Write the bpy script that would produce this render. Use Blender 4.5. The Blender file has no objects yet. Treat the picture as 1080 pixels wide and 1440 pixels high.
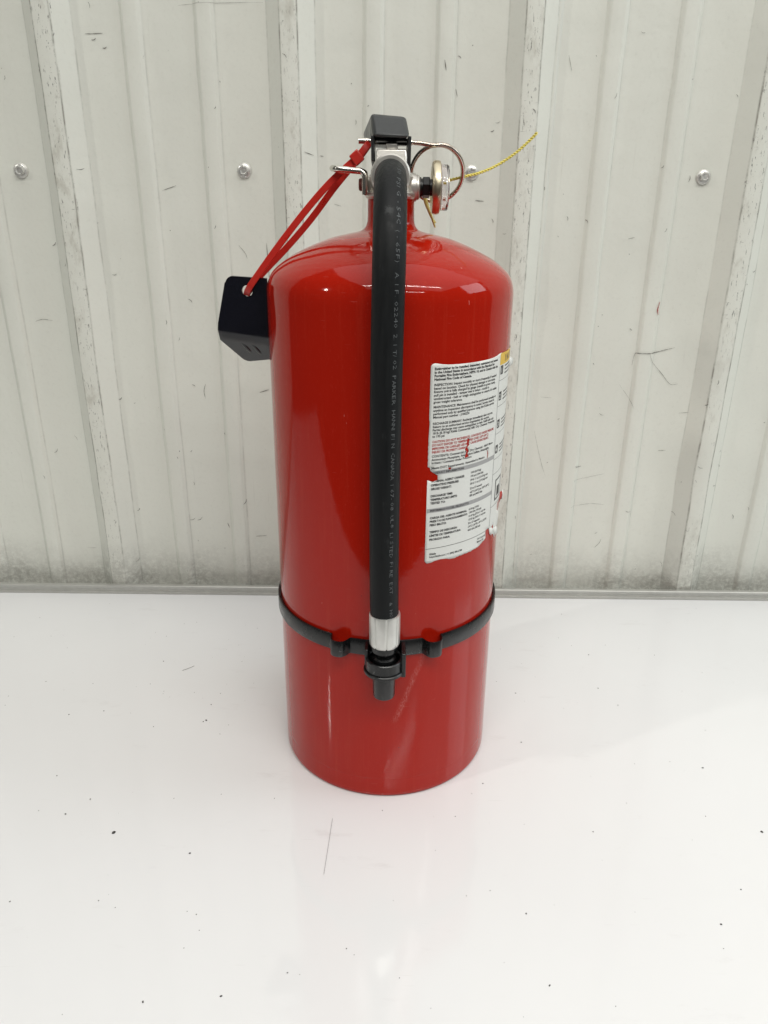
import bpy, bmesh, math, random
from mathutils import Vector, Matrix, noise
from mathutils.geometry import delaunay_2d_cdt
S = bpy.context.scene
COL = S.collection
random.seed(7)
R_ = math.radians

# ------------------------------------------------------------------ camera, world, lamps, exposure
cd = bpy.data.cameras.new('camera'); cam = bpy.data.objects.new('camera', cd); COL.objects.link(cam)
fw = Vector((-0.00294, 0.92768, -0.37337)); rt = Vector((0.99994, 0.00668, 0.00873))
rt = (rt - fw * rt.dot(fw)).normalized(); up = rt.cross(fw).normalized()
m = Matrix((rt, up, -fw)).transposed().to_4x4(); m.translation = Vector((-0.00109, -0.56381, 0.44072))
cam.matrix_world = m
cd.sensor_fit = 'VERTICAL'; cd.sensor_height = 36.0; cd.sensor_width = 27.0
cd.lens = 36.0 * 1047.9 / 1440.0
cd.clip_start = 0.01; cd.clip_end = 100
S.camera = cam

w = bpy.data.worlds.new('World'); S.world = w; w.use_nodes = True
w.node_tree.nodes['Background'].inputs[0].default_value = (1.0, 0.98, 0.94, 1)
w.node_tree.nodes['Background'].inputs[1].default_value = 0.06

def lamp(name, loc, aim, sx, sy, power, col):
    l = bpy.data.lights.new(name, 'AREA'); l.shape = 'RECTANGLE'; l.size = sx; l.size_y = sy
    l.energy = power; l.color = col
    o = bpy.data.objects.new(name, l); COL.objects.link(o); o.location = loc
    o.rotation_euler = (Vector(aim) - Vector(loc)).to_track_quat('-Z', 'Y').to_euler()
    return o
lamp('tube_lamp', (0.4, -1.05, 1.75), (0.4, -0.8, 0), 2.0, 0.022, 19.0, (1.0, 0.985, 0.93))
lamp('tube_lamp', (0.8, -2.5, 2.1), (0.8, -1.9, 0), 1.6, 0.025, 14.0, (1.0, 0.985, 0.93))
lamp('tube_lamp', (-2.2, -1.10, 1.7), (0, 0, 0.1), 0.04, 0.20, 10.0, (1.0, 0.97, 0.90))
lamp('tube_lamp', (2.0, -0.10, 1.35), (0, 0.1, 0.35), 0.9, 0.8, 10.0, (0.88, 0.95, 1.0))
lamp('ceiling_bounce_fill', (0.9, -0.7, 2.5), (0.9, -0.7, 0), 3.8, 3.4, 44.0, (1.0, 0.99, 0.96))  # unseen panel added for soft top light, stands in for ceiling bounce

S.view_settings.view_transform = 'Standard'; S.view_settings.look = 'None'
S.view_settings.exposure = 0.13; S.view_settings.gamma = 1.0
S.view_settings.use_curve_mapping = False
S.render.resolution_x = 768; S.render.resolution_y = 1024

# ------------------------------------------------------------------ materials
class NT:
    def __init__(s, name):
        s.m = bpy.data.materials.new(name); s.m.use_nodes = True
        s.t = s.m.node_tree; s.b = s.t.nodes['Principled BSDF']
    def n(s, typ, **kw):
        x = s.t.nodes.new(typ)
        for k, v in kw.items():
            if k.startswith('i_'):
                key = k[2:]; key = int(key) if key.isdigit() else key.replace('_', ' ')
                x.inputs[key].default_value = v
            else: setattr(x, k, v)
        return x
    def l(s, a, b): s.t.links.new(a, b)
    def math(s, op, a, b=None, clamp=False):
        x = s.t.nodes.new('ShaderNodeMath'); x.operation = op; x.use_clamp = clamp
        for i, v in enumerate((a, b)):
            if v is None: continue
            if isinstance(v, (int, float)): x.inputs[i].default_value = v
            else: s.l(v, x.inputs[i])
        return x.outputs[0]
    def ramp(s, v, lo, hi, a=0.0, b=1.0):
        x = s.t.nodes.new('ShaderNodeMapRange'); x.interpolation_type = 'SMOOTHSTEP'
        s.l(v, x.inputs[0])
        for i, q in enumerate((lo, hi, a, b)): x.inputs[i + 1].default_value = q
        return x.outputs[0]
    def mix(s, f, a, b):
        x = s.t.nodes.new('ShaderNodeMix'); x.data_type = 'RGBA'
        if isinstance(f, (int, float)): x.inputs[0].default_value = f
        else: s.l(f, x.inputs[0])
        for i, v in ((6, a), (7, b)):
            if isinstance(v, tuple): x.inputs[i].default_value = v if len(v) == 4 else v + (1,)
            else: s.l(v, x.inputs[i])
        return x.outputs[2]
    def coord(s): return s.n('ShaderNodeTexCoord').outputs['Object']
    def mapped(s, c, scale, rot=(0, 0, 0)):
        x = s.n('ShaderNodeMapping'); s.l(c, x.inputs[0]); x.inputs['Scale'].default_value = scale
        x.inputs['Rotation'].default_value = rot
        return x.outputs[0]
    def noise(s, c, scale, detail=4, rough=0.6):
        x = s.n('ShaderNodeTexNoise'); s.l(c, x.inputs['Vector']); x.inputs['Scale'].default_value = scale
        x.inputs['Detail'].default_value = detail; x.inputs['Roughness'].default_value = rough
        return x.outputs['Fac']
    def bump(s, h, strength, dist):
        x = s.n('ShaderNodeBump'); x.inputs['Strength'].default_value = strength
        x.inputs['Distance'].default_value = dist; s.l(h, x.inputs['Height']); s.l(x.outputs[0], s.b.inputs['Normal'])
    def set(s, **kw):
        for k, v in kw.items():
            i = s.b.inputs[k.replace('_', ' ')]
            if isinstance(v, (int, float)): i.default_value = v
            elif isinstance(v, tuple): i.default_value = v if (len(v) == 4 or i.type == 'VECTOR') else v + (1,)
            else: s.l(v, i)

def simple(name, col, rough, metal=0.0, var=0.12, scale=300, bump=0.0, **kw):
    t = NT(name); c = t.coord(); nz = t.noise(c, scale, 5)
    t.set(Base_Color=t.mix(nz, tuple(q * (1 - var) for q in col), tuple(min(1, q * (1 + var)) for q in col)),
          Roughness=t.ramp(t.noise(c, scale * 0.3, 4), 0.3, 0.7, rough * 0.8, rough * 1.25), Metallic=metal, **kw)
    if bump: t.bump(nz, bump, 0.0004)
    return t.m

def mat_wall():
    t = NT('painted_steel'); c = t.coord()
    big = t.noise(t.mapped(c, (6, 6, 2.5)), 1.0, 4)
    col = t.mix(big, (0.66, 0.672, 0.612), (0.725, 0.737, 0.675))
    fine = t.noise(c, 260, 5, 0.7)
    col = t.mix(t.ramp(fine, 0.5, 0.85, 0, 0.25), col, (0.45, 0.45, 0.40))
    sx = t.n('ShaderNodeSeparateXYZ'); t.l(c, sx.inputs[0])
    # vertical rub streaks
    st = t.noise(t.mapped(c, (220, 220, 9)), 1.0, 3)
    col = t.mix(t.ramp(st, 0.66, 0.82, 0, 0.22), col, (0.40, 0.395, 0.35))
    # worn black flecks, stronger on the proud rib tops
    top = t.ramp(sx.outputs[1], -0.0146, -0.0156)
    f1 = t.noise(t.mapped(c, (420, 60, 95)), 1.0, 4, 0.75)
    f2 = t.noise(t.mapped(c, (90, 60, 500)), 1.0, 4, 0.75)
    patch = t.ramp(t.noise(t.mapped(c, (20, 20, 14)), 1.0, 3), 0.45, 0.68)
    fl = t.math('MAXIMUM', t.ramp(f1, 0.585, 0.635), t.ramp(f2, 0.65, 0.69))
    fl = t.math('MULTIPLY', fl, t.math('MULTIPLY', top, t.math('ADD', 0.45, patch), True), True)
    col = t.mix(t.math('MULTIPLY', fl, 0.85), col, (0.09, 0.085, 0.08))
    # rub marks where the rib top has lost its colour
    rub = t.ramp(t.noise(t.mapped(c, (60, 30, 30)), 1.0, 5, 0.7), 0.5, 0.7, 0, 0.6)
    col = t.mix(t.math('MULTIPLY', rub, top), col, (0.47, 0.46, 0.40))
    # dirt and wear lines along the bends
    at = t.n('ShaderNodeAttribute', attribute_name='edge_wear')
    eb = t.ramp(t.noise(t.mapped(c, (60, 60, 26)), 1.0, 5, 0.75), 0.40, 0.62)
    ef = t.math('MULTIPLY', t.math('MULTIPLY', at.outputs['Fac'], t.math('ADD', 0.35, eb)), 0.72, True)
    col = t.mix(ef, col, (0.20, 0.19, 0.165))
    # odd flecks all over
    f3 = t.noise(t.mapped(c, (130, 130, 85), (0, 0.5, 0)), 1.0, 3, 0.7)
    col = t.mix(t.ramp(f3, 0.735, 0.765, 0, 0.65), col, (0.16, 0.155, 0.14))
    # splashed floor grime low on the sheet
    low = t.ramp(t.math('ADD', sx.outputs[2], t.math('MULTIPLY', t.math('SUBTRACT', t.noise(c, 14, 4), 0.5), 0.12)), 0.105, 0.0)
    gr = t.ramp(t.noise(t.mapped(c, (150, 150, 170)), 1.0, 6, 0.8), 0.30, 0.62)
    col = t.mix(t.math('MULTIPLY', t.math('MULTIPLY', low, gr), 0.78), col, (0.27, 0.265, 0.235))
    f4 = t.noise(t.mapped(c, (300, 300, 260)), 1.0, 3, 0.7)
    col = t.mix(t.math('MULTIPLY', t.ramp(f4, 0.68, 0.73, 0, 0.7), low), col, (0.13, 0.125, 0.11))
    t.set(Base_Color=col, Roughness=t.ramp(t.noise(c, 30, 5), 0.3, 0.7, 0.36, 0.55), Specular_IOR_Level=0.45)
    t.bump(t.noise(c, 16, 4), 0.35, 0.004)
    return t.m

def mat_red():
    t = NT('red_enamel'); c = t.coord()
    v = t.noise(c, 9, 4)
    col = t.mix(v, (0.34, 0.0085, 0.0024), (0.40, 0.0120, 0.0036))
    fine = t.noise(t.mapped(c, (900, 900, 300)), 1.0, 3, 0.7)
    col = t.mix(t.ramp(fine, 0.56, 0.76, 0, 0.16), col, (0.55, 0.07, 0.05))
    hs = t.noise(t.mapped(c, (60, 60, 900), (0.25, 0.1, 0)), 1.0, 3, 0.6)
    col = t.mix(t.ramp(hs, 0.70, 0.76, 0, 0.14), col, (0.62, 0.20, 0.17))
    vs_ = t.noise(t.mapped(c, (190, 190, 7)), 1.0, 4, 0.7)
    col = t.mix(t.ramp(vs_, 0.52, 0.75, 0, 0.14), col, (0.52, 0.06, 0.03))
    # pale grainy streak across the lower front, and light rubs
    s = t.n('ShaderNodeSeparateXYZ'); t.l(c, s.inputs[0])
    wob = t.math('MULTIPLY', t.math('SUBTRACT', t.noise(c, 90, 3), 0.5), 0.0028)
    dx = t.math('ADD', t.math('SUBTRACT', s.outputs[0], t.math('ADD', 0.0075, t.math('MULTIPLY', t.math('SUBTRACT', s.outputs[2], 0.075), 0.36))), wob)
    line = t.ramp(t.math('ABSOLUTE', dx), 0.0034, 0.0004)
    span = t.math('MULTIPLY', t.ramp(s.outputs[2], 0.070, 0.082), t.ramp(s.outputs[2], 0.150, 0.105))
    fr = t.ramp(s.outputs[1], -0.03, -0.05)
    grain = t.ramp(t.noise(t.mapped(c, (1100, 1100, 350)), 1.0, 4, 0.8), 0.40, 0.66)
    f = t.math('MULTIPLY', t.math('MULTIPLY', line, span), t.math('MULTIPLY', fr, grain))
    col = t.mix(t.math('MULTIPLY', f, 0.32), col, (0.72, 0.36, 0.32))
    nick = t.noise(t.mapped(c, (140, 140, 60), (0.2, 0.3, 0)), 1.0, 3, 0.75)
    col = t.mix(t.ramp(nick, 0.74, 0.77, 0, 0.5), col, (0.62, 0.22, 0.19))
    dk = t.noise(c, 210, 2, 0.6)
    col = t.mix(t.ramp(dk, 0.78, 0.81, 0, 0.8), col, (0.10, 0.012, 0.012))
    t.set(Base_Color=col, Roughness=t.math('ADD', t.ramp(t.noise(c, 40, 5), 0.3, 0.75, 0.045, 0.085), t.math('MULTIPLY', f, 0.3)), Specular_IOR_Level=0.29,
          Coat_Weight=0.0, Coat_Roughness=0.04)
    t.bump(t.math('ADD', t.noise(c, 130, 3), t.math('MULTIPLY', t.noise(c, 700, 2), 0.25)), 0.022, 0.002)
    return t.m

def mat_table():
    t = NT('white_gloss_laminate'); c = t.coord()
    v = t.noise(c, 5, 5)
    col = t.mix(v, (0.725, 0.727, 0.735), (0.77, 0.772, 0.778))
    sm = t.noise(t.mapped(c, (16, 45, 16), (0, 0, 0.5)), 1.0, 5, 0.7)
    col = t.mix(t.ramp(sm, 0.60, 0.80, 0, 0.30), col, (0.55, 0.53, 0.53))
    sc = t.noise(t.mapped(c, (30, 700, 30), (0, 0, 0.9)), 1.0, 3, 0.6)
    col = t.mix(t.ramp(sc, 0.70, 0.76, 0, 0.16), col, (0.5, 0.49, 0.48))
    sp = t.noise(c, 420, 2, 0.5)
    col = t.mix(t.ramp(sp, 0.80, 0.83, 0, 0.6), col, (0.25, 0.24, 0.23))
    t.set(Base_Color=col, Roughness=t.ramp(t.noise(c, 12, 5), 0.3, 0.7, 0.03, 0.12), Specular_IOR_Level=0.75)
    t.bump(t.noise(c, 7, 3), 0.08, 0.0012)
    return t.m

def mat_hose():
    t = NT('black_hose_rubber'); c = t.coord()
    nz = t.noise(t.mapped(c, (500, 500, 40)), 1.0, 5, 0.7)
    col = t.mix(nz, (0.005, 0.0056, 0.0062), (0.013, 0.0145, 0.0155))
    ch = t.noise(t.mapped(c, (150, 150, 50)), 1.0, 5, 0.7)
    col = t.mix(t.ramp(ch, 0.60, 0.80, 0, 0.5), col, (0.05, 0.054, 0.055))
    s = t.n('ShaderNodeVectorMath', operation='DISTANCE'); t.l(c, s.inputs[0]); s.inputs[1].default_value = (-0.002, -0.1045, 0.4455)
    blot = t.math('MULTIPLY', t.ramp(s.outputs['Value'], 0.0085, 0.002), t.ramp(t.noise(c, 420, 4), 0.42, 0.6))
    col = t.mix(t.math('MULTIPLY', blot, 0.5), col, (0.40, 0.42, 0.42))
    t.set(Base_Color=col, Roughness=t.ramp(nz, 0.3, 0.7, 0.42, 0.62), Specular_IOR_Level=0.20)
    t.bump(t.noise(c, 900, 3), 0.2, 0.0003)
    return t.m

M = dict(
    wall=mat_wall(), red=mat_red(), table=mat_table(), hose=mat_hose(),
    screw=simple('zinc_screw', (0.68, 0.68, 0.65), 0.34, 0.6, 0.25, 500, 0.3),
    washer=simple('painted_washer', (0.62, 0.62, 0.58), 0.42, 0.3, 0.25, 600, 0.3),
    alu=simple('aluminium_trim', (0.50, 0.50, 0.47), 0.35, 0.55, 0.12, 120),
    scuff=simple('black_scuff', (0.15, 0.145, 0.13), 0.8),
    redmark=simple('red_scuff', (0.40, 0.05, 0.04), 0.7),
    grit=simple('dark_grit', (0.05, 0.048, 0.045), 0.7),
    nickel=simple('nickel_casting', (0.62, 0.60, 0.56), 0.34, 0.7, 0.10, 400, 0.15),
    steel=simple('bright_steel', (0.66, 0.64, 0.58), 0.22, 1.0, 0.08, 500),
    wire=simple('steel_wire', (0.50, 0.44, 0.38), 0.25, 1.0, 0.10, 500),
    brass=simple('gauge_bezel', (0.66, 0.59, 0.43), 0.32, 1.0, 0.08, 400),
    ferrule=simple('crimped_ferrule', (0.68, 0.68, 0.65), 0.36, 0.75, 0.06, 300),
    black=simple('black_plastic', (0.006, 0.0065, 0.007), 0.30, 0, 0.3, 300, 0.15),
    lever=simple('black_lever_coating', (0.030, 0.033, 0.034), 0.36, 0, 0.25, 300, 0.1),
    bracket=simple('black_bracket_paint', (0.005, 0.0055, 0.010), 0.20, 0, 0.3, 200, 0.06),
    zip=simple('red_nylon', (0.50, 0.022, 0.014), 0.33, 0, 0.12, 300, 0.05, Subsurface_Weight=0.15, Subsurface_Radius=(0.002, 0.0004, 0.0003)),
    yellow=simple('yellow_seal_cord', (0.84, 0.75, 0.18), 0.5, 0, 0.15, 900),
    paleyellow=simple('faded_seal_cord', (0.74, 0.64, 0.20), 0.5, 0, 0.15, 900),
    rivet=simple('bolt_red_reflection', (0.16, 0.045, 0.035), 0.4, 0.5, 0.2, 500),  # red-brown reflection on the bolt head, put into its base colour
    paper=simple('label_vinyl', (0.72, 0.73, 0.70), 0.42, 0, 0.04, 120, 0.1),
    ink=simple('black_ink', (0.03, 0.03, 0.032), 0.5), redink=simple('red_ink', (0.42, 0.05, 0.05), 0.5),
    greyink=simple('grey_ink', (0.36, 0.36, 0.36), 0.5), yellowink=simple('yellow_ink', (0.72, 0.47, 0.06), 0.45),
    hoseink=simple('grey_stamp_ink', (0.11, 0.12, 0.125), 0.6), dial=simple('white_dial', (0.75, 0.72, 0.72), 0.5),
)
g = NT('clear_lens'); g.set(Base_Color=(0.97, 0.95, 0.96), Roughness=0.06, IOR=1.49, Transmission_Weight=1.0); M['lens'] = g.m

# ------------------------------------------------------------------ mesh helpers
def tag(o, label=None, cat=None, group=None, kind=None):
    for k, v in (('label', label), ('category', cat), ('group', group), ('kind', kind)):
        if v: o[k] = v
    return o
def thing(name, label, cat, loc=(0, 0, 0)):
    o = bpy.data.objects.new(name, None); COL.objects.link(o); o.location = loc; o.empty_display_size = 0.02
    return tag(o, label, cat)
def world_loc(o):
    v = Vector((0, 0, 0))
    while o: v += o.location; o = o.parent
    return v
def build(name, verts, faces, mat, parent=None, smooth=40, loc=None):
    """one mesh object; verts are in world space"""
    o = bpy.data.objects.new(name, None) if False else None
    off = Vector(loc) if loc is not None else Vector((0, 0, 0))
    me = bpy.data.meshes.new(name)
    base = world_loc(parent) if parent else Vector((0, 0, 0))
    org = off if loc is not None else base
    me.from_pydata([tuple(Vector(v) - org) for v in verts], [], faces)
    bm = bmesh.new(); bm.from_mesh(me); bmesh.ops.recalc_face_normals(bm, faces=bm.faces); bm.to_mesh(me); bm.free()
    me.materials.append(M[mat])
    o = bpy.data.objects.new(name, me); COL.objects.link(o)
    if smooth is not None:
        me.shade_smooth(); me.set_sharp_from_angle(angle=R_(smooth))
    if parent: o.parent = parent
    o.location = org - base
    return o
class G:
    """collects geometry"""
    def __init__(s): s.v = []; s.f = []
    def add(s, v, f):
        k = len(s.v); s.v += [Vector(q) for q in v]; s.f += [tuple(i + k for i in q) for q in f]; return s
    def box(s, a, b):
        x0, y0, z0 = a; x1, y1, z1 = b
        return s.hexa([(x0, y0, z0), (x1, y0, z0), (x1, y1, z0), (x0, y1, z0), (x0, y0, z1), (x1, y0, z1), (x1, y1, z1), (x0, y1, z1)])
    def hexa(s, v): return s.add(v, [(3, 2, 1, 0), (4, 5, 6, 7), (0, 1, 5, 4), (1, 2, 6, 5), (2, 3, 7, 6), (3, 0, 4, 7)])
    def lathe(s, prof, seg=48, org=(0, 0, 0), axis=(0, 0, 1), cap0=True, cap1=True, wob=None):
        a = Vector(axis).normalized(); e1 = a.orthogonal().normalized()
        if abs(a.z) > 0.9: e1 = Vector((1, 0, 0))
        e2 = a.cross(e1); o = Vector(org); vs = []; fs = []
        for j, (r, z) in enumerate(prof):
            for i in range(seg):
                t = 2 * math.pi * i / seg; rr = r * (wob(t, z) if wob else 1)
                vs.append(o + a * z + (e1 * math.cos(t) + e2 * math.sin(t)) * rr)
        for j in range(len(prof) - 1):
            for i in range(seg):
                k = (i + 1) % seg
                fs.append((j * seg + i, j * seg + k, (j + 1) * seg + k, (j + 1) * seg + i))
        if cap0: fs.append(tuple(range(seg - 1, -1, -1)))
        if cap1: fs.append(tuple((len(prof) - 1) * seg + i for i in range(seg)))
        return s.add(vs, fs)
    def sweep(s, path, sect, upv=None, closed=False):
        """sect(i,n)-> list of (a,b) offsets in the frame (side, up)"""
        n = len(path); vs = []; fs = []; P = [Vector(q) for q in path]; prev = None
        for i in range(n):
            if closed: t = P[(i + 1) % n] - P[i - 1]
            else: t = P[min(i + 1, n - 1)] - P[max(i - 1, 0)]
            t.normalize()
            if upv is not None: e = Vector(upv)
            else: e = prev if prev is not None else t.orthogonal()
            e = (e - t * e.dot(t)).normalized(); prev = e
            sd = t.cross(e); sc = sect(i, n); k = len(sc)
            vs += [P[i] + sd * a + e * b for a, b in sc]
        m_ = n if closed else n - 1
        for i in range(m_):
            for j in range(k):
                q = (j + 1) % k; i2 = (i + 1) % n
                fs.append((i * k + j, i * k + q, i2 * k + q, i2 * k + j))
        if not closed: fs += [tuple(range(k - 1, -1, -1)), tuple((n - 1) * k + j for j in range(k))]
        return s.add(vs, fs)
    def tube(s, path, r, seg=12, closed=False, upv=None):
        return s.sweep(path, lambda i, n: [((r(i / (n - 1)) if callable(r) else r) * math.cos(2 * math.pi * j / seg), (r(i / (n - 1)) if callable(r) else r) * math.sin(2 * math.pi * j / seg)) for j in range(seg)], upv, closed)
    def obj(s, name, mat, parent=None, smooth=40, bevel=0, **kw):
        o = build(name, s.v, s.f, mat, parent, smooth, **kw)
        if bevel:
            b = o.modifiers.new('bevel', 'BEVEL'); b.width = bevel; b.segments = 3; b.limit_method = 'ANGLE'; b.angle_limit = R_(35); b.harden_normals = False
            o.data.shade_smooth()
        return o
def catmull(P, sub=8):
    P = [Vector(q) for q in P]; out = []
    for i in range(len(P) - 1):
        a = P[max(i - 1, 0)]; b = P[i]; c = P[i + 1]; d = P[min(i + 2, len(P) - 1)]
        for k in range(sub):
            t = k / sub
            out.append(0.5 * ((2 * b) + (c - a) * t + (2 * a - 5 * b + 4 * c - d) * t * t + (3 * b - a - 3 * c + d) * t ** 3))
    out.append(P[-1]); return out
def inside(p, poly):
    x, y = p; c = False; n = len(poly)
    for i in range(n):
        x0, y0 = poly[i]; x1, y1 = poly[i - 1]
        if (y0 > y) != (y1 > y) and x < (x1 - x0) * (y - y0) / (y1 - y0) + x0: c = not c
    return c
def cut_sheet(outline, holes, step):
    pts = []; edges = []
    for poly in [outline] + holes:
        k = len(pts); n = len(poly); pts += [Vector(q) for q in poly]; edges += [(k + i, k + (i + 1) % n) for i in range(n)]
    xs = [p[0] for p in outline]; ys = [p[1] for p in outline]
    x = min(xs) + step * 0.5
    while x < max(xs):
        y = min(ys) + step * 0.5
        while y < max(ys):
            if inside((x, y), outline) and not any(inside((x, y), h) for h in holes): pts.append(Vector((x, y)))
            y += step
        x += step
    r = delaunay_2d_cdt(pts, edges, [], 0, 1e-7)
    v, f = r[0], r[2]; out = []
    for q in f:
        c = sum((v[i] for i in q), Vector((0, 0))) / len(q)
        if inside(c, outline) and not any(inside(c, h) for h in holes): out.append(tuple(q))
    return [tuple(a) for a in v], out
def text_mesh(body, size, bold=0.0, res=2):
    """flat text geometry: verts (x, y), faces, width"""
    cu = bpy.data.curves.new('t', 'FONT'); cu.body = body; cu.size = size; cu.resolution_u = res; cu.offset = bold * size
    o = bpy.data.objects.new('t', cu); COL.objects.link(o)
    dg = bpy.context.evaluated_depsgraph_get(); me = bpy.data.meshes.new_from_object(o.evaluated_get(dg))
    v = [(q.co.x, q.co.y) for q in me.vertices]; f = [tuple(p.vertices) for p in me.polygons]
    bpy.data.objects.remove(o); bpy.data.curves.remove(cu); bpy.data.meshes.remove(me)
    return v, f, max([q[0] for q in v] + [0])

# ------------------------------------------------------------------ corrugated wall
YW = 0.275; PITCH = 0.2328; RIB0 = 0.112; RH = 0.0160; MH = 0.0038
WZ0, WZ1, WX = -0.03, 1.05, 1.35
wall = thing('corrugated_wall', 'off-white corrugated steel wall with scuffed upright ribs behind the extinguisher', 'wall', (0, YW, WZ0))
prof = [(0.0, 0), (0.014, RH), (0.031, RH), (0.046, 0), (0.0920, 0), (0.0955, MH), (0.1095, MH), (0.113, 0), (0.1630, 0), (0.1665, MH), (0.1800, MH), (0.1835, 0)]
def wob_x(x, z):
    k = round((x - RIB0) / PITCH * 3)
    return 0.0010 * noise.noise((k * 7.3, z * 5.0, 1.7)) + 0.0005 * noise.noise((k * 3.1, z * 22.0, 9.0))
DENT = [(0.335, 0.155, 0.030, 0.0035), (0.155, 0.10, 0.03, 0.0016), (-0.20, 0.30, 0.05, 0.0015), (0.25, 0.30, 0.06, -0.002), (-0.31, 0.35, 0.03, 0.0012), (0.165, 0.34, 0.02, 0.0022), (0.30, 0.36, 0.03, 0.0016)]
def wob_y(x, z):
    d = 0.0016 * noise.noise((x * 7, z * 4.0, 0.3)) + 0.0006 * noise.noise((x * 22, z * 16, 4.3))
    for a, b, s, h in DENT: d += h * math.exp(-((x - a) ** 2 + (z - b) ** 2 * 0.6) / s ** 2)
    return d
def prof_h(x):
    u = (x - RIB0) % PITCH
    for i in range(len(prof) - 1):
        if prof[i][0] <= u <= prof[i + 1][0]:
            t = (u - prof[i][0]) / (prof[i + 1][0] - prof[i][0]); return prof[i][1] + t * (prof[i + 1][1] - prof[i][1])
    return 0.0
def wall_y(x, z): return YW - prof_h(x) + wob_y(x, z)
def panel(x0, x1, dy):
    xs = set()
    k0 = int(math.floor((x0 - RIB0) / PITCH)) - 1
    for k in range(k0, k0 + 16):
        b = RIB0 + k * PITCH
        for u, h in prof:
            for e in (-0.0011, 0.0, 0.0011): xs.add(round(b + u + e, 5))
        for u in (0.062, 0.078, 0.125, 0.138, 0.150, 0.198, 0.215, 0.0225): xs.add(round(b + u, 5))
    xs = sorted(x for x in xs if x0 < x < x1); xs = [x0] + xs + [x1]
    nz = 84; vs = []; fs = []
    for j in range(nz + 1):
        z = WZ0 + (WZ1 - WZ0) * j / nz
        for x in xs:
            h = (prof_h(x - 0.0011) + 2 * prof_h(x) + prof_h(x + 0.0011)) / 4
            vs.append((x + wob_x(x, z), YW - h + wob_y(x, z) + dy, z))
    n = len(xs)
    for j in range(nz):
        for i in range(n - 1): fs.append((j * n + i, j * n + i + 1, (j + 1) * n + i + 1, (j + 1) * n + i))
    o = build('wall_panel', vs, fs, 'wall', wall, 60)
    at = o.data.attributes.new('edge_wear', 'FLOAT', 'POINT'); ew = []
    for x in xs:
        u = (x - RIB0) % PITCH; e = 0.0
        for c, k in ((.014, 1.0), (.031, 1.0), (.0, .35), (.046, .5), (.092, .2), (.113, .3), (.163, .2), (.1835, .3)):
            if abs(u - c) < .0004: e = k
        ew.append(e)
    at.data.foreach_set('value', ew * (nz + 1))
    s = o.modifiers.new('thickness', 'SOLIDIFY'); s.thickness = 0.0007; s.offset = -1
    return o
panel(-WX, RIB0 + 0.0505, 0.0)
panel(RIB0 + 0.012, WX, 0.0011)
# screws beside each rib
for x, z in ((-0.8470, 0.4772), (-0.6175, 0.4775), (-0.3797, 0.4770), (-0.1500, 0.4789), (0.0826, 0.4789), (0.3202, 0.4769), (0.5500, 0.4765), (0.7860, 0.4778)):
    y = wall_y(x, z) - 0.0003; rz = random.uniform(0, 1)
    h = G().lathe([(0.0046, 0.0015), (0.0048, 0.0045), (0.0045, 0.0056), (0.0036, 0.0057), (0.0028, 0.0046)], 6, (x, y, z), (random.uniform(-.05, .05), -1, random.uniform(-.05, .05)))
    h.lathe([(0.0060, 0.0012), (0.0060, 0.0018), (0.0050, 0.0023)], 24, (x, y, z), (0, -1, 0))
    s = h.obj('screw', 'screw', wall, 35, loc=(x, y, z))
    G().lathe([(0.0074, 0.0), (0.0075, 0.0006), (0.0068, 0.0013), (0.0052, 0.0018)], 28, (x, y, z), (0, -1, 0)).obj('washer', 'washer', s, 50)
# scuff marks on the sheets
SC = [[(-.1309, .4090), (-.1300, .3817), (-.1283, .3522)], [(-.1605, .4066), (-.1541, .3988), (-.1522, .3931)], [(-.0867, .4959), (-.0781, .4933)], [(-.0723, .4934), (-.0687, .4928)],
      [(-.2051, .6217), (-.1914, .6230), (-.1506, .6244), (-.1235, .6246)], [(-.3903, .3254), (-.3820, .3278), (-.3712, .3264)], [(-.2080, .2577), (-.2103, .2495), (-.2093, .2412)],
      [(-.3713, .0514), (-.3589, .0515)], [(-.1470, .2485), (-.1363, .2519)], [(-.1610, .0692), (-.1478, .0704)],
      [(.2722, .2843), (.2738, .2962), (.2776, .2978), (.2934, .2979), (.3072, .3012), (.3178, .3037)], [(.2896, .2971), (.2940, .2885), (.3071, .2750), (.3185, .2630), (.3273, .2631)],
      [(.1695, .2074), (.1754, .1860), (.1823, .1642), (.1877, .1509)], [(.3172, .1840), (.3263, .1841)], [(.1735, .2468), (.1857, .2461)], [(.3342, .2294), (.3447, .2303)], [(.2509, .4167), (.2575, .4182)],
      [(.1718, .5835), (.1759, .5703)], [(.2203, .1468), (.2573, .1552)], [(.2194, .1131), (.2447, .1171), (.2621, .1154)], [(.2557, .0588), (.2611, .0646), (.2631, .0704)], [(.0510, .5784), (.0528, .5694)],
      [(.0632, .5542), (.0649, .5474)], [(.0877, .4527), (.0966, .4521)], [(.2607, .2624), (.2740, .2462), (.2806, .2339)], [(-.2968, .5978), (-.2795, .5985)], [(-.2367, .4594), (-.2215, .4642)], [(-.0586, .4480), (-.0512, .4460)], [(-.1948, .0869), (-.1927, .0803)]]
for i in range(140):
    x = random.uniform(-.46, .46); z = random.uniform(.02, .66); a = random.choice((random.gauss(0, .4), random.gauss(1.57, .5))); L = random.uniform(.0008, .006) * (1.3 if z < .2 else 1)
    SC.append([(x, z), (x + L * .5 * math.cos(a), z + L * .5 * math.sin(a)), (x + L * math.cos(a + .3), z + L * math.sin(a + .3))])
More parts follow.
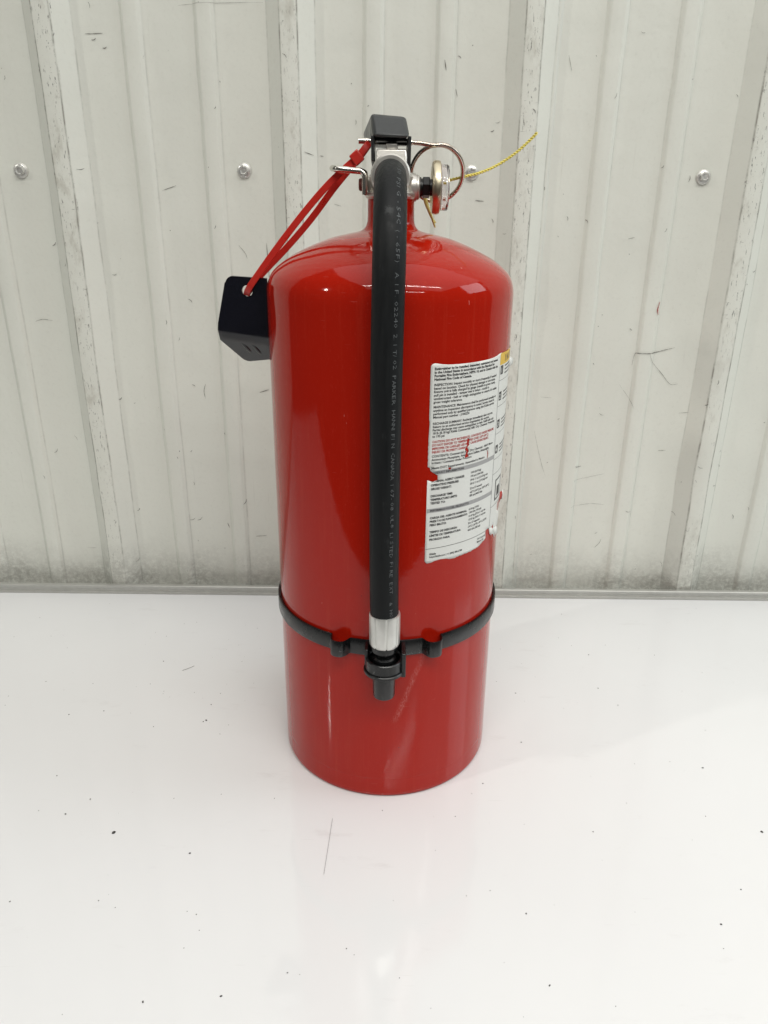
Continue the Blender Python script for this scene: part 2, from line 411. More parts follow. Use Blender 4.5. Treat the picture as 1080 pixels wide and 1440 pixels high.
def ribbon(g_, line, wid):
    P = catmull([(x, z, 0) for x, z in line], 7); n = len(P); vs = []; fs = []
    for i, q in enumerate(P):
        t = (P[min(i + 1, n - 1)] - P[max(i - 1, 0)]).normalized(); s = Vector((-t.y, t.x, 0))
        wd = wid * (0.25 + 0.75 * math.sin(math.pi * (i + .4) / (n - .2))) * random.uniform(.5, 1.2)
        for k in (-1, 1):
            a = q + s * wd * k; vs.append((a.x, wall_y(a.x, a.y) - 0.0006, a.y))
    for i in range(n - 1): fs.append((2 * i, 2 * i + 1, 2 * i + 3, 2 * i + 2))
    g_.add(vs, fs)
g_ = G()
FAINT = {7, 12, 14, 18, 19, 24, 4}
for i, l in enumerate(SC): ribbon(g_, l, .00013 if i in FAINT else random.uniform(.00018, .00042))
tag(g_.obj('scuff_marks', 'scuff', wall, 60), kind='stuff')
g_ = G(); ribbon(g_, [(.2937, .3530), (.2920, .3456), (.2937, .3390)], .0007); g_.obj('red_scuff', 'redmark', wall, 60)

# ------------------------------------------------------------------ table
TY0, TY1, TX = -0.47, 0.2530, 1.25
table = thing('worktop', 'glossy white worktop with aluminium strip along its wall edge', 'table', (0, 0, -0.028))
gt = G(); nx, ny = 1, 1
gt.box((-TX, TY0, -0.028), (TX, TY1 + 0.004, 0.0))
gt.obj('top', 'table', table, 40, 0.0025)
pr = [(0, .0002), (-.0022, .0002), (-.0022, .0026), (-.0004, .0034), (-.0004, .0066), (-.0014, .0072), (-.0014, .0102), (-.0004, .0110), (.0036, .0112), (.0036, .0002)]
vs = []; n = len(pr)
for x in (-TX, TX): vs += [(x, TY1 + a, b) for a, b in pr]
G().add(vs, [(i, (i + 1) % n, n + (i + 1) % n, n + i) for i in range(n)] + [tuple(range(n)), tuple(range(2 * n - 1, n - 1, -1))]).obj('edge_strip', 'alu', table, 20)
SP = [(-.2062, -.1294, 5), (-.2504, -.1113, 2.5), (-.2972, .0127, 2.5), (-.2665, .0187, 2.5), (-.1667, .0066, 3), (-.1435, -.1482, 2.5), (-.2369, -.0951, 2), (-.2747, -.0688, 2), (-.0978, -.2558, 2.5), (-.1439, -.2599, 2), (-.2128, -.0035, 2), (-.1673, .0304, 2),
      (.2731, -.0501, 2.5), (.2909, -.1211, 4), (.2262, -.2024, 2.5), (.2251, .0366, 2), (.1224, -.0194, 2), (.1606, -.1231, 2), (.2188, .1250, 2), (.1026, -.2465, 2), (.2517, -.1743, 2), (.1288, .0543, 2), (.2130, .0642, 2), (.0968, -.1960, 2), (.0818, -.0721, 2), (-.2561, -.1914, 2), (-.2338, .1036, 2), (-.1689, .0045, 2)]
for i in range(150): SP.append((random.uniform(-.42, .42), random.uniform(-.30, .24), random.uniform(.5, 1.5)))
for i in range(45): SP.append((random.gauss(-.16, .07), random.gauss(.12, .07), random.uniform(.5, 1.4)))
gs = G()
for x, y, s in SP:
    if x * x + y * y < .0081 or y > .245: continue
    r = s * 0.00027; a0 = random.uniform(0, 6.3); el = random.uniform(1, 1.6); n = 7
    ring = []
    for i in range(n):
        t = 2 * math.pi * i / n; q = r * random.uniform(.75, 1.2); u, v = q * el * math.cos(t), q * math.sin(t)
        ring.append((x + u * math.cos(a0) - v * math.sin(a0), y + u * math.sin(a0) + v * math.cos(a0)))
    h = r * 0.5
    gs.add([(a, b, 0.0002) for a, b in ring] + [(x + (a - x) * .6, y + (b - y) * .6, h + .0002) for a, b in ring], [(i, (i + 1) % n, n + (i + 1) % n, n + i) for i in range(n)] + [tuple(range(n, 2 * n)), tuple(range(n - 1, -1, -1))])
for hp in ([(.0915, .083, .0006), (.0965, .081, .0012), (.1005, .0775, .0006)], [(-.1995, .0950, .0006), (-.204, .0905, .0006), (-.2095, .0865, .0006)], [(-.0405, -.1130, .0005), (-.0415, -.135, .0005), (-.0430, -.1660, .0005)]):
    gs.tube(catmull(hp, 6), .00009 if hp[0][1] < 0 else .00017, 5)
tag(gs.obj('grit', 'grit', None, 60, loc=(0, 0, 0)), 'dark grit specks and short hairs scattered over the white worktop', 'grit', None, 'stuff')

# ------------------------------------------------------------------ fire extinguisher
RC = 0.0889
ext = thing('fire_extinguisher', 'red cylinder fire extinguisher with black hose standing on the white worktop', 'fire extinguisher', (0, 0, 0))
dome = [(.0889, .380, 0), (.0889, .3865, 0), (.0884, .3915, 0), (.0871, .3960, 0), (.0846, .4005, 0), (.0800, .4050, 0), (.0730, .4100, 0), (.0645, .4145, 0), (.0550, .4188, 0), (.0420, .4236, 0), (.0300, .4264, 0), (.0225, .4280, 0), (.0190, .4298, 0), (.0170, .4330, 0), (.0164, .4380, 0), (.0163, .4505, 0)]
P = [(0.0, .006), (.060, .0055), (.0800, .0012), (.0845, .0002), (.0868, .0004), (.0882, .0014), (.0888, .0030), (.0889, .0046), (.0889, .006), (.0889, .010), (.0889, .0174), (.0889, .0178), (.08882, .0180), (.08882, .0182), (.0889, .0184), (.0889, .0192)]
P += [(.0889, .0192 + (.380 - .0192) * i / 20) for i in range(1, 20)] + [(q.x, q.y) for q in catmull(dome, 4)]
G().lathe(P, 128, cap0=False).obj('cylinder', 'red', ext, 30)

# valve head
gv = G().lathe([(.0150, .4480), (.0176, .4502), (.0182, .4512), (.0182, .4528), (.0174, .4536), (.0168, .4560), (.0165, .4630), (.0140, .4655)], 48)
gv.lathe([(.0100, 0), (.0128, .002), (.0130, .020), (.0130, .026), (.0120, .0272), (.0106, .0272)], 40, (-.0006, -.008, .4622), (0, -1, .02))
gv.lathe([(.0098, .010), (.0092, .0165), (.0088, .0175)], 32, (0, 0, .4567), (1, 0, 0))
gv.lathe([(.0074, .0170), (.0080, .0178), (.0080, .0190), (.0070, .0198)], 32, (0, 0, .4567), (1, 0, 0))
valve = gv.obj('valve', 'nickel', ext, 35)
G().hexa([(-.0104, -.0225, .4640), (.0104, -.0225, .4640), (.0104, .018, .4640), (-.0104, .018, .4640), (-.0100, -.0195, .4795), (.0102, -.0195, .4795), (.0102, .018, .4795), (-.0100, .018, .4795)]).obj('valve_block', 'nickel', valve, 40, .0012)
G().box((-.0038, -.0200, .4790), (.0040, .012, .4828)).obj('plunger_boss', 'nickel', valve, 40, .0010)
G().lathe([(.0030, .4825), (.0032, .4862), (.0024, .4876)], 20, (0, -.002, 0)).obj('plunger', 'steel', valve)
# lever and carry handle
lev = G().hexa([(-.0124, -.0265, .4862), (.0121, -.0265, .4856), (.0030, .090, .4870), (-.0215, .090, .4880), (-.0143, -.0120, .5010), (.0096, -.0120, .4992), (.0012, .090, .4990), (-.0222, .090, .5000)]).obj('lever', 'lever', ext, 40, .0028)
for x0, x1, zb in ((-.0136, -.0114, .4702), (.0106, .0128, .4672)):
    G().hexa([(x0, -.0170, zb + .002), (x1, -.0170, zb + .002), (x1, .030, zb - .002), (x0, .030, zb - .002), (x0, -.0225, .4868), (x1, -.0225, .4868), (x1, .034, .4895), (x0, .034, .4895)]).obj('side_plate', 'lever', lev, 40, .0006)
G().box((-.0110, -.0135, .4845), (.0104, .030, .4862)).obj('web', 'black', lev, 40, .0004)
ch = G().hexa([(-.0130, .016, .4560), (.0120, .016, .4560), (.0100, .090, .4620), (-.0120, .090, .4620), (-.0130, .016, .4590), (.0120, .016, .4590), (.0100, .090, .4650), (-.0120, .090, .4650)])
ch.obj('carry_handle', 'lever', ext, 40, .0008)
# gauge
ga = G().lathe([(.0060, .0290), (.0150, .0278), (.0166, .0284), (.0173, .0298), (.0174, .0318), (.0169, .0334), (.0158, .0340), (.0150, .0340)], 64, (0, 0, .4567), (1, 0, 0)).obj('gauge', 'brass', ext, 30)
G().lathe([(.0066, .0190), (.0068, .0206), (.0058, .0208), (.0058, .0216)], 28, (0, 0, .4567), (1, 0, 0)).lathe([(.0062, .0216), (.0070, .0220), (.0070, .0262), (.0062, .0268)], 6, (0, 0, .4567), (1, .0, 0)).lathe([(.0054, .0266), (.0054, .0292)], 24, (0, 0, .4567), (1, 0, 0)).obj('connector', 'black', ga, 30)
G().lathe([(.0138, .0342), (.0138, .0346)], 48, (0, 0, .4567), (1, 0, 0)).obj('dial', 'dial', ga, 30)
G().lathe([(.0148, .0340), (.0149, .0384), (.0142, .0394), (.0120, .0397), (.0110, .0382), (.0128, .0378), (.0134, .0372), (.0134, .0352)], 64, (0, 0, .4567), (1, 0, 0), cap0=False, cap1=False).lathe([(.0112, .0381), (.0001, .0383)], 48, (0, 0, .4567), (1, 0, 0), False, False).obj('lens', 'lens', ga, 40)
# hanging hook
hk = [(-.0178, -.013, .4515), (-.0178, -.013, .4600), (-.0182, -.013, .4638), (-.0205, -.013, .4660), (-.0240, -.0132, .4664), (-.0340, -.0132, .4672), (-.0378, -.0115, .4676), (-.0398, -.0070, .4680), (-.0404, 0, .4682), (-.0398, .0070, .4684), (-.0378, .0115, .4684), (-.0340, .0130, .4682), (-.0205, .0130, .4670), (-.0182, .0130, .4640), (-.0178, .013, .4600), (-.0178, .013, .4520)]
hook = G().sweep(catmull(hk, 6), lambda i, n: [(.0021 * math.cos(2 * math.pi * j / 12), .0021 * math.sin(2 * math.pi * j / 12)) for j in range(12)]).obj('hanging_hook', 'steel', ext, 50)
G().box((-.0188, -.0148, .4512), (-.0164, .0148, .4612)).obj('hook_plate', 'steel', hook, 40, .0009)
G().lathe([(.0038, .0185), (.0041, .0192), (.0041, .0212), (.0034, .0222), (.0014, .0224)], 18, (0, -.006, .4580), (-1, 0, 0)).obj('bolt', 'rivet', hook, 30)

# hose
HR = 0.0101
hp = [(-.0006, -.030, .4622), (-.0006, -.045, .4620), (-.0006, -.058, .4604), (-.0006, -.071, .4556), (-.0006, -.083, .4465), (-.0007, -.0920, .4335), (-.0009, -.0980, .4170), (-.0012, -.1010, .3970), (-.0016, -.1018, .3700), (-.0020, -.1018, .3350), (-.0022, -.1012, .2800), (-.0022, -.1008, .2300), (-.0019, -.1005, .1900), (-.0014, -.1005, .1700)]
HP = catmull(hp, 10)
hose = G().tube(HP, HR, 32, upv=(1, 0, 0)).obj('hose', 'hose', ext, 60)
# stamp on the hose
acc = [0.0]
for a, b in zip(HP, HP[1:]): acc.append(acc[-1] + (b - a).length)
def hose_pt(s, phi, r):
    s = max(0, min(acc[-1] - 1e-6, s)); i = 0
    while acc[i + 1] < s: i += 1
    t = (s - acc[i]) / (acc[i + 1] - acc[i]); c = HP[i].lerp(HP[i + 1], t)
    def tg(k): return (HP[min(k + 1, len(HP) - 1)] - HP[max(k - 1, 0)]).normalized()
    tv = tg(i).lerp(tg(i + 1), t).normalized(); e1 = Vector((1, 0, 0)); e1 = (e1 - tv * e1.dot(tv)).normalized(); e2 = e1.cross(tv)
    if e2.y > 0 and tv.z < -.5: e2 = -e2
    if e2.z < 0 and tv.z > -.5: e2 = -e2
    return c + (e1 * math.sin(phi) + e2 * math.cos(phi)) * r
stamp = '150 PSIG -54C (-65F) A.1F.02240 2.1T/02 PARKER HANNIFIN CANADA 167-08 UL\u00ae LISTED FIRE EXT. & HOSE'
s0, s1 = 0.036, acc[-1] - .002
pitch = (s1 - s0) / len(stamp); gh = G()
for i, chh in enumerate(stamp):
    if chh == ' ': continue
    v, f, wd = text_mesh(chh, .0036, -0.008, 1)
    x0 = min(q[0] for q in v); sc = min(1.6, pitch * .90 / max(wd - x0, 1e-5)) if chh not in '.1I-()/' else 1.0
    gh.add([hose_pt(s0 + i * pitch + (a - x0) * sc, .50 + (b - .0012) / HR + .045 * noise.noise((i * .3, 0, 0)), HR + .00012) for a, b in v], f)
gh.obj('stamp', 'hoseink', hose, None)
# ferrule with crimp creases
def crease(t, z): return 1 - .07 * max(0, 1 - abs(((t + .25) % (math.pi / 4)) - math.pi / 8) / .07)
fe = G().lathe([(.0100, .1775), (.0109, .1772), (.0111, .1760), (.0111, .1560), (.0109, .1532), (.0102, .1520)], 160, (-.0013, -.1005, 0), wob=crease).obj('ferrule', 'ferrule', hose, 40)
# nozzle
nz = G().lathe([(.0096, .1535), (.0098, .1500), (.0094, .1478), (.0074, .1455), (.0070, .1440), (.0070, .1425), (.0084, .1416), (.0086, .1396), (.0078, .1388), (.0076, .1376), (.0086, .1366), (.0086, .1325), (.0086, .1318), (.0084, .1280), (.0081, .1095), (.0078, .1086), (.0060, .1086), (.0056, .1200)], 40, (-.0014, -.1012, 0)).obj('nozzle', 'black', hose, 30)
# strap with loops and nozzle clip
def strap_pt(a, off, z): return ((RC + off) * math.sin(a), -(RC + off) * math.cos(a), z)
BZ0, BZ1 = .1352, .1484
def strap_off(deg):
    for c in (-22.0, 22.0):
        d = abs(deg - c)
        if d < 4.7: 
            t = d / 4.7; return .0004 + .0086 * (1 - t ** 3.2)
    return .0004
degs = [-10 - i * .5 for i in range(46)][::-1] + [-9.5 + i for i in range(20)] + [10 + i * .5 for i in range(47)]
degs = sorted(set([round(d, 2) for d in degs] + [34 + i * 3.0 for i in range(98)]))
degs = [d for d in degs if d < 326.5]
vs = []; fs = []; n = len(degs)
for d in degs:
    dd = d if d < 180 else d - 360; o = strap_off(dd); a = R_(d); tl = .0006 * math.sin(a)
    th = .0020
    for off, z in ((o, BZ0 + .0005 + tl), (o + th - .0004, BZ0 + tl), (o + th, BZ0 + .0006 + tl), (o + th, BZ1 - .0006 + tl), (o + th - .0004, BZ1 + tl), (o, BZ1 - .0005 + tl)): vs.append(strap_pt(a, off, z))
k = 6
for i in range(n):
    for j in range(k): fs.append((i * k + j, i * k + (j + 1) % k, ((i + 1) % n) * k + (j + 1) % k, ((i + 1) % n) * k + j))
strap = build('hose_strap', vs, fs, 'black', ext, 35)
cx, cy = -.0014, -.1012
def cring(r0, r1, z0, z1, gap=0.0):
    g_ = G(); n = 56; vs = []; fs = []
    a0 = -math.pi / 2 + gap; a1 = 1.5 * math.pi - gap
    for i in range(n + 1):
        t = a0 + (a1 - a0) * i / n; c, s = math.cos(t), math.sin(t); b = .0005
        for r, z in ((r0, z0), (r1 - b, z0), (r1, z0 + b), (r1, z1 - b), (r1 - b, z1), (r0 + b, z1), (r0, z1 - b)): vs.append((cx + r * c, cy + r * s, z))
    for i in range(n):
        for j in range(7): fs.append((i * 7 + j, i * 7 + (j + 1) % 7, (i + 1) * 7 + (j + 1) % 7, (i + 1) * 7 + j))
    if gap: fs += [tuple(range(7)), tuple(n * 7 + j for j in range(7))]
    return g_.add(vs, fs)
cl = cring(.0112, .0136, .1320, .1412).obj('nozzle_clip', 'black', strap, 35)
cring(.0090, .0150, .1300, .1326).obj('clip_flange', 'black', cl, 35)
G().box((.0108, -.1080, .1280), (.0142, -.0880, .1478)).obj('clip_ear', 'black', cl, 40, .0008)
G().box((-.0156, -.1030, .1345), (-.0128, -.0880, .1478)).obj('clip_ear', 'black', cl, 40, .0008)

# ------------------------------------------------------------------ label
LO = .00022
def cylp(deg, zmm, off): a = R_(deg); return ((RC + off) * math.sin(a), -(RC + off) * math.cos(a), zmm / 1000)
MMD = math.degrees(.001 / RC)         # degrees per millimetre of arc
A0, A1, ZT, ZB = 17.4, 128.0, 350.8, 208.6
def rag(pts, amp, step=1.0):
    out = []
    for (a, z), (b, y) in zip(pts, pts[1:]):
        n = max(1, int(math.hypot((b - a) / MMD, y - z) / step))
        for i in range(n): out.append((a + (b - a) * i / n + random.uniform(-amp, amp) * MMD * (i > 0), z + (y - z) * i / n + random.uniform(-amp, amp) * (i > 0)))
    return out
def arc(cx_, cz, r, t0, t1, n=5): return [(cx_ + r * MMD * math.cos(R_(t0 + (t1 - t0) * i / n)), cz + r * math.sin(R_(t0 + (t1 - t0) * i / n))) for i in range(n + 1)]
top = arc(A0 + 2.5 * MMD, ZT - 2.5, 2.5, 180, 90)
outl = top + [(60.0, ZT + .3), (75, ZT + .2), (90, ZT), (110, ZT), (A1, ZT), (A1, 235), (112, 226), (95, 222)]
outl += rag([(84, 221), (78, 214), (70.9, 213), (68.75, 206.5), (66, 211), (62.2, 213.7), (58.4, 220.7), (55.4, 220.1), (56.0, 213.5), (52, 211.5), (49.2, 210.2), (44, 209.3), (39.8, 209.4), (32, ZB)], .35)
outl += [(32, ZB)] + arc(A0 + 2.5 * MMD, ZB + 2.5, 2.5, 270, 180)
outl += rag([(A0, 271.5), (18.4, 271.0), (20.2, 270.1), (22.45, 271.0), (22.4, 274.1), (19.0, 277.7), (18.45, 280.4), (A0, 281.0), (A0, 300)], .25) + [(A0, 300), (A0 + .3, 312), (A0, 314)]
hole1 = rag([(37.4, 297.5), (39.0, 296.5), (38.3, 293.5), (38.8, 292.4), (37.6, 291.0), (38.7, 288.4), (37.9, 286.3), (38.9, 284.1), (36.7, 283.3), (36.3, 284.5), (37.1, 288.0), (36.1, 289.8), (37.4, 292.5), (37.1, 295), (37.4, 297.5)], .2)
hole2 = rag([(51.9, 284.5), (52.5, 281.0), (52.4, 277.6), (52.9, 278), (53.4, 281.2), (52.4, 284), (51.9, 284.5)], .12)
hole3 = rag([(27.6, 279), (29.2, 278.6), (29.0, 277), (27.4, 277.2), (27.6, 279)], .2)
hole4 = rag([(71, 234.5), (76, 235.5), (79, 232), (78, 227.5), (73.5, 226), (70.5, 229), (71, 234.5)], .5)
hole5 = rag([(62.5, 219), (65, 220), (65.5, 216.8), (63.5, 216), (62.5, 219)], .3)
holes = [hole1, hole2, hole3, hole4, hole5]
v2, f2 = cut_sheet(outl, holes, 3.0)
lab = build('label', [cylp(a, z, LO) for a, z in v2], f2, 'paper', ext, 60)
so = lab.modifiers.new('thickness', 'SOLIDIFY'); so.thickness = .00014; so.offset = -1
lab['label'] = 'white printed instruction label with torn edges'
ink, red_i, yel_i = G(), G(), G()
PO = LO + .00008
def ok(c): return inside(c, outl) and not any(inside(c, h) for h in holes)
def put(gr, body, a, z, size, sx=1.0, bold=.004, width=None):
    v, f, wd = text_mesh(body, size, bold + .022)
    if not v: return
    if width: sx = width / wd
    q = [(a + x * sx * MMD * 1, z + y) for x, y in v]
    keep = [t for t in f if ok((sum(q[i][0] for i in t) / len(t), sum(q[i][1] for i in t) / len(t)))]
    gr.add([cylp(x, y, PO) for x, y in q], keep)
def quad(gr, a0, a1, z0, z1, off=PO - .00003):
    n = max(1, int((a1 - a0) / 1.0)); m_ = max(1, int((z1 - z0) / 1.0)) if (z1 - z0) > 2 else 1
    for i in range(n):
        for j in range(m_):
            b0 = a0 + (a1 - a0) * i / n; b1 = a0 + (a1 - a0) * (i + 1) / n; y0 = z0 + (z1 - z0) * j / m_; y1 = z0 + (z1 - z0) * (j + 1) / m_
            if ok(((b0 + b1) / 2, (y0 + y1) / 2)): gr.add([cylp(b0, y0, off), cylp(b1, y0, off), cylp(b1, y1, off), cylp(b0, y1, off)], [(0, 1, 2, 3)])
def para(gr, lines, zs, bold=.004, size=2.25, tmax=38.0):
    ws = [text_mesh(l, size, bold)[2] for l in lines]; sx = min(1.12, tmax / MMD / max(ws))
    for l, z in zip(lines, zs): put(gr, l, 19.1, z - .75, size, sx, bold)
para(ink, ['Extinguisher to be installed, inspected, maintained and tested', 'in the United States in accordance with the Standard for', 'Portable Fire Extinguishers, NFPA 10, and in Canada with the', 'National Fire Code of Canada.'], (347.3, 345.0, 342.7, 340.4), .018)
para(ink, ['INSPECTION: Inspect monthly or more frequently if needed', 'based on location. Check for physical damage or corrosion.', 'Ensure unit is fully charged by gauge (needle in green zone),', 'pull pin is installed - tamper seal is intact - nozzle is', "unobstructed - heft or weigh extinguisher to ensure it's within", 'gross weight tolerance.'], (336.8, 334.5, 332.3, 330.0, 327.7, 325.4))
para(ink, ['MAINTENANCE: Maintenance shall be performed annually or', 'anytime an inspection discrepancy is noted. Service must be', 'performed only by qualified persons using the Kidde service', 'Manual part number - J100220'], (322.1, 319.8, 317.5, 315.2))
para(ink, ['RECHARGE SUMMARY: Recharge immediately after any use.', 'Return to an authorized service organization for service.', 'Partial discharge may cause extinguisher to leak. Refill with only', '18 lb (8.18 kg) Kidde Commercial ABC Dry Chemical. Pressurize', 'to 195 psi'], (310.9, 308.7, 306.5, 304.3, 302.1))
para(red_i, ['CAUTION: DO NOT INCINERATE. CONTENTS UNDER PRESSURE.', 'DO NOT EXPOSE TO TEMPERATURES OVER 120\u00b0F (49\u00b0C).', 'IMPROPER OR CARELESS USE MAY CAUSE SEVERE INJURY,', 'INJURY OR PROPERTY DAMAGE.'], (298.4, 296.0, 293.6, 291.2), .012)
para(ink, ['CONTENTS: Commercial ABC Dry Chemical - MAP: Mono-', 'Ammonium Phosphate, Ammonium Sulfate, Attapulgite', 'Irritant / Contains Under Pressure'], (288.2, 285.8, 283.5))
para(ink, ['Meets DOT Requirements. Assembled in Mexico'], (279.9,), tmax=31)
for zb, hd in ((276.4, 'PRODUCT INFORMATION:'), (248.8, 'INFORMACI\u00d3N DEL PRODUCTO:')):
    gb = G(); quad(gb, A0 + .2, 59.3, zb - 1.5, zb + 1.5); gb.obj('grey_bar', 'greyink', lab, None); put(ink, hd, 19.2, zb - .75, 2.2, 1.0, .022)
for b, z in (('NOMINAL AGENT CHARGE:', 270.4), ('OPERATING PRESSURE:', 267.6), ('GROSS WEIGHT:', 264.8), ('DISCHARGE TIME:', 259.6), ('TEMPERATURE LIMITS:', 256.9), ('TESTED TO:', 254.3), ('CARGA DEL AGENTE NOMINAL:', 243.3), ('PRESI\u00d3N DE FUNCIONAMIENTO:', 240.6), ('PESO BRUTO:', 237.9), ('TIEMPO DE DESCARGA:', 232.6), ('L\u00cdMITES DE TEMPERATURA:', 229.8), ('PROBADO PARA:', 226.8)):
    put(ink, b, 19.2, z - .75, 2.2, .98, .022)
for b, z in (('18 lb (8.18 kg)', 271.6), ('195 psi (1344 kPa)', 268.8), ('29 lb 11 oz (13.47 kg) min', 266.0), ('30 lb 11 oz (13.92 kg) max', 263.2), ('22 to 27 seconds', 259.6), ('-65\u00b0F (-54\u00b0C) to 120\u00b0F (49\u00b0C)', 256.8), ('585 psi (4033 kPa)', 254.2), ('8.18 kg (18 lb)', 243.8), ('1344 kPa (195 psi)', 241.1), ('13.47 kg (29 lb 11 oz) min', 238.4), ('13.92 kg (30 lb 11 oz) max', 235.7), ('22 a 27 segundos', 232.9), ('-54\u00b0C (-65\u00b0F) a 49\u00b0C (120\u00b0F)', 230.1), ('4033 kPa (585 psi)', 227.4)):
    put(ink, b, 40.6, z - .75, 2.1, .92, .004)
quad(ink, A0 + .2, 59.4, 219.6, 219.95)
put(ink, 'Kidde', 19.6, 214.8, 2.1, 1.0, .02); put(ink, 'https://kidde.com | +1 (800) 880-6788', 19.6, 212.6, 2.0, .9, .004)
put(ink, '1016 Corporate', 48.0, 216.2, 1.9, .9); put(ink, 'Mebane, NC', 48.0, 213.8, 1.9, .9)
quad(ink, 59.5, 59.75, 221, 342)
# second panel with numbered steps
quad(yel_i, 59.7, 100, 342.6, 350.9, PO - .00003); quad(yel_i, 100, 127, 342.6, 350.6, PO - .00003)
for k_, (a, b_) in enumerate(((66, 'I'), (68.5, 'N'), (73, 'S'), (76.5, 'T'), (80, 'R'), (84, 'U'), (88, 'C'), (92, 'C'), (96, 'I'))): put(ink, b_, a, 344.4, 6.0, 1.0, .03)
for k_, z in enumerate((335.8, 317.2, 296.9, 277.8)):
    quad(ink, 60.8, 64.0, z, z + 6.2)
    for j in range(3): quad(ink, 66.5, 66.5 + (26, 22, 16)[(j + k_) % 3], z + 4.6 - j * 2.6, z + 5.5 - j * 2.6)
    quad(ink, 60.0, 100, z - 4.2, z - 3.95)
v = G()
for k_, z in enumerate((335.8, 317.2, 296.9, 277.8)):
    tv, tf, tw = text_mesh(str(k_ + 1), 5.0, .03); v.add([cylp(61.2 + a * MMD, z + 1.2 + b, PO + .00004) for a, b in tv], tf)
v.obj('step_number', 'paper', lab, None)
for a0, a1, z0, z1 in ((64.0, 75.2, 255.0, 256.2), (64.0, 75.2, 239.4, 240.6), (64.0, 65.2, 239.4, 256.2), (74.0, 75.2, 239.4, 256.2), (60.0, 90, 262.0, 262.3), (60.0, 90, 236.0, 236.3), (67, 72, 242, 250)): quad(ink, a0, a1, z0, z1)
ink.obj('print', 'ink', lab, None); red_i.obj('red_print', 'redink', lab, None); yel_i.obj('yellow_header', 'yellowink', lab, None)
# lifted scraps where the label has peeled
for pts in ([(80, 236.5, 0), (86, 235, .5), (88, 234.5, 2.6), (88.2, 231, 3.0), (87, 228.5, 2.2), (84.5, 228.5, 0.5), (80, 229, 0)],
            [(87.3, 236.0, 2.0), (88.6, 235.2, 3.2), (88.9, 231, 3.8), (88.2, 227.6, 3.2), (87.0, 227.8, 2.0), (87.9, 231, 2.8)],
            [(79, 341.5, 0), (86, 342, .8), (88, 340.5, 3.6), (87, 336.5, 3.4), (82, 335.5, .3)],
            [(59.2, 219.5, 0), (61.2, 219.8, .9), (62.4, 216, 1.5), (61.4, 213, .8), (60, 215, .2)],
            [(66.5, 216, 0), (69.5, 216, 1.0), (70, 211, 1.8), (68, 209, .9), (66.8, 212, .2)]):
    c = tuple(sum(q[i] for q in pts) / len(pts) for i in range(3)); vv = [cylp(a, z, LO + o / 1000 + .0001) for a, z, o in pts] + [cylp(c[0], c[1], LO + c[2] / 1000 + .0004)]
    n = len(pts); o = build('peeled_scrap', vv, [(i, (i + 1) % n, n) for i in range(n)], 'redmark' if pts[0][1] == 236.5 else 'paper', lab, 60)
    q = o.modifiers.new('thickness', 'SOLIDIFY'); q.thickness = .0002

# ------------------------------------------------------------------ pull pin with ring
pin = thing('pull_pin', 'steel pull pin with wire ring pushed through the black lever', 'pull pin', (0, .003, .4852))
G().tube([(-.0226, .003, .4857), (-.010, .003, .4855), (.006, .003, .4853), (.0140, .003, .4850)], .0020, 14).obj('shaft', 'steel', pin)
rp = [(.0140, .003, .4850), (.0215, .0032, .4844), (.0290, .0038, .4834)]
rcx, rcz, rr = .0325, .4662, .0184
for i in range(0, 31):
    t = R_(82 - i * 16.5); yy = .0045 + .024 * (1 - math.sin(t)) / 2 + .0045 * i / 30
    rp.append((rcx + rr * math.cos(t), yy, rcz + rr * .97 * math.sin(t)))
G().tube(catmull(rp, 5), .0015, 12).obj('ring', 'wire', pin)

# ------------------------------------------------------------------ tamper seal cord
st = catmull([(.1010, .016, .4930), (.0975, .018, .4890), (.0879, .021, .4804), (.0758, .023, .4726), (.0640, .0225, .4676), (.0534, .0215, .4650), (.0408, .0225, .4621), (.0300, .0245, .4590), (.0235, .0250, .4540)], 14)
seal = thing('tamper_seal', 'yellow twisted tamper seal cord looped through the steel ring', 'seal', tuple(st[-1]))
for ph in (0, math.pi):
    pp = []; s = 0
    for i, q in enumerate(st):
        t = (st[min(i + 1, len(st) - 1)] - st[max(i - 1, 0)]).normalized(); e = Vector((0, 1, 0)); e = (e - t * e.dot(t)).normalized(); sd = t.cross(e)
        s += (q - st[i - 1]).length if i else 0
        a = s / .0042 * 2 * math.pi + ph; pp.append(q + (e * math.cos(a) + sd * math.sin(a)) * .00058)
    dense = catmull(pp, 3)
    G().tube(dense, .00054, 7).obj('cord_strand', 'yellow', seal, 60)
for tp in ([(.0235, .0250, .4540), (.0260, .0250, .4459), (.0294, .0252, .4392), (.0328, .0254, .4305)], [(.0235, .0258, .4540), (.0271, .0262, .4440), (.0302, .0266, .4373), (.0332, .0268, .4336)]):
    G().tube(catmull(tp, 6), lambda t: .0015 * (1 - .6 * t), 8).obj('cord_tail', 'paleyellow', seal, 60)

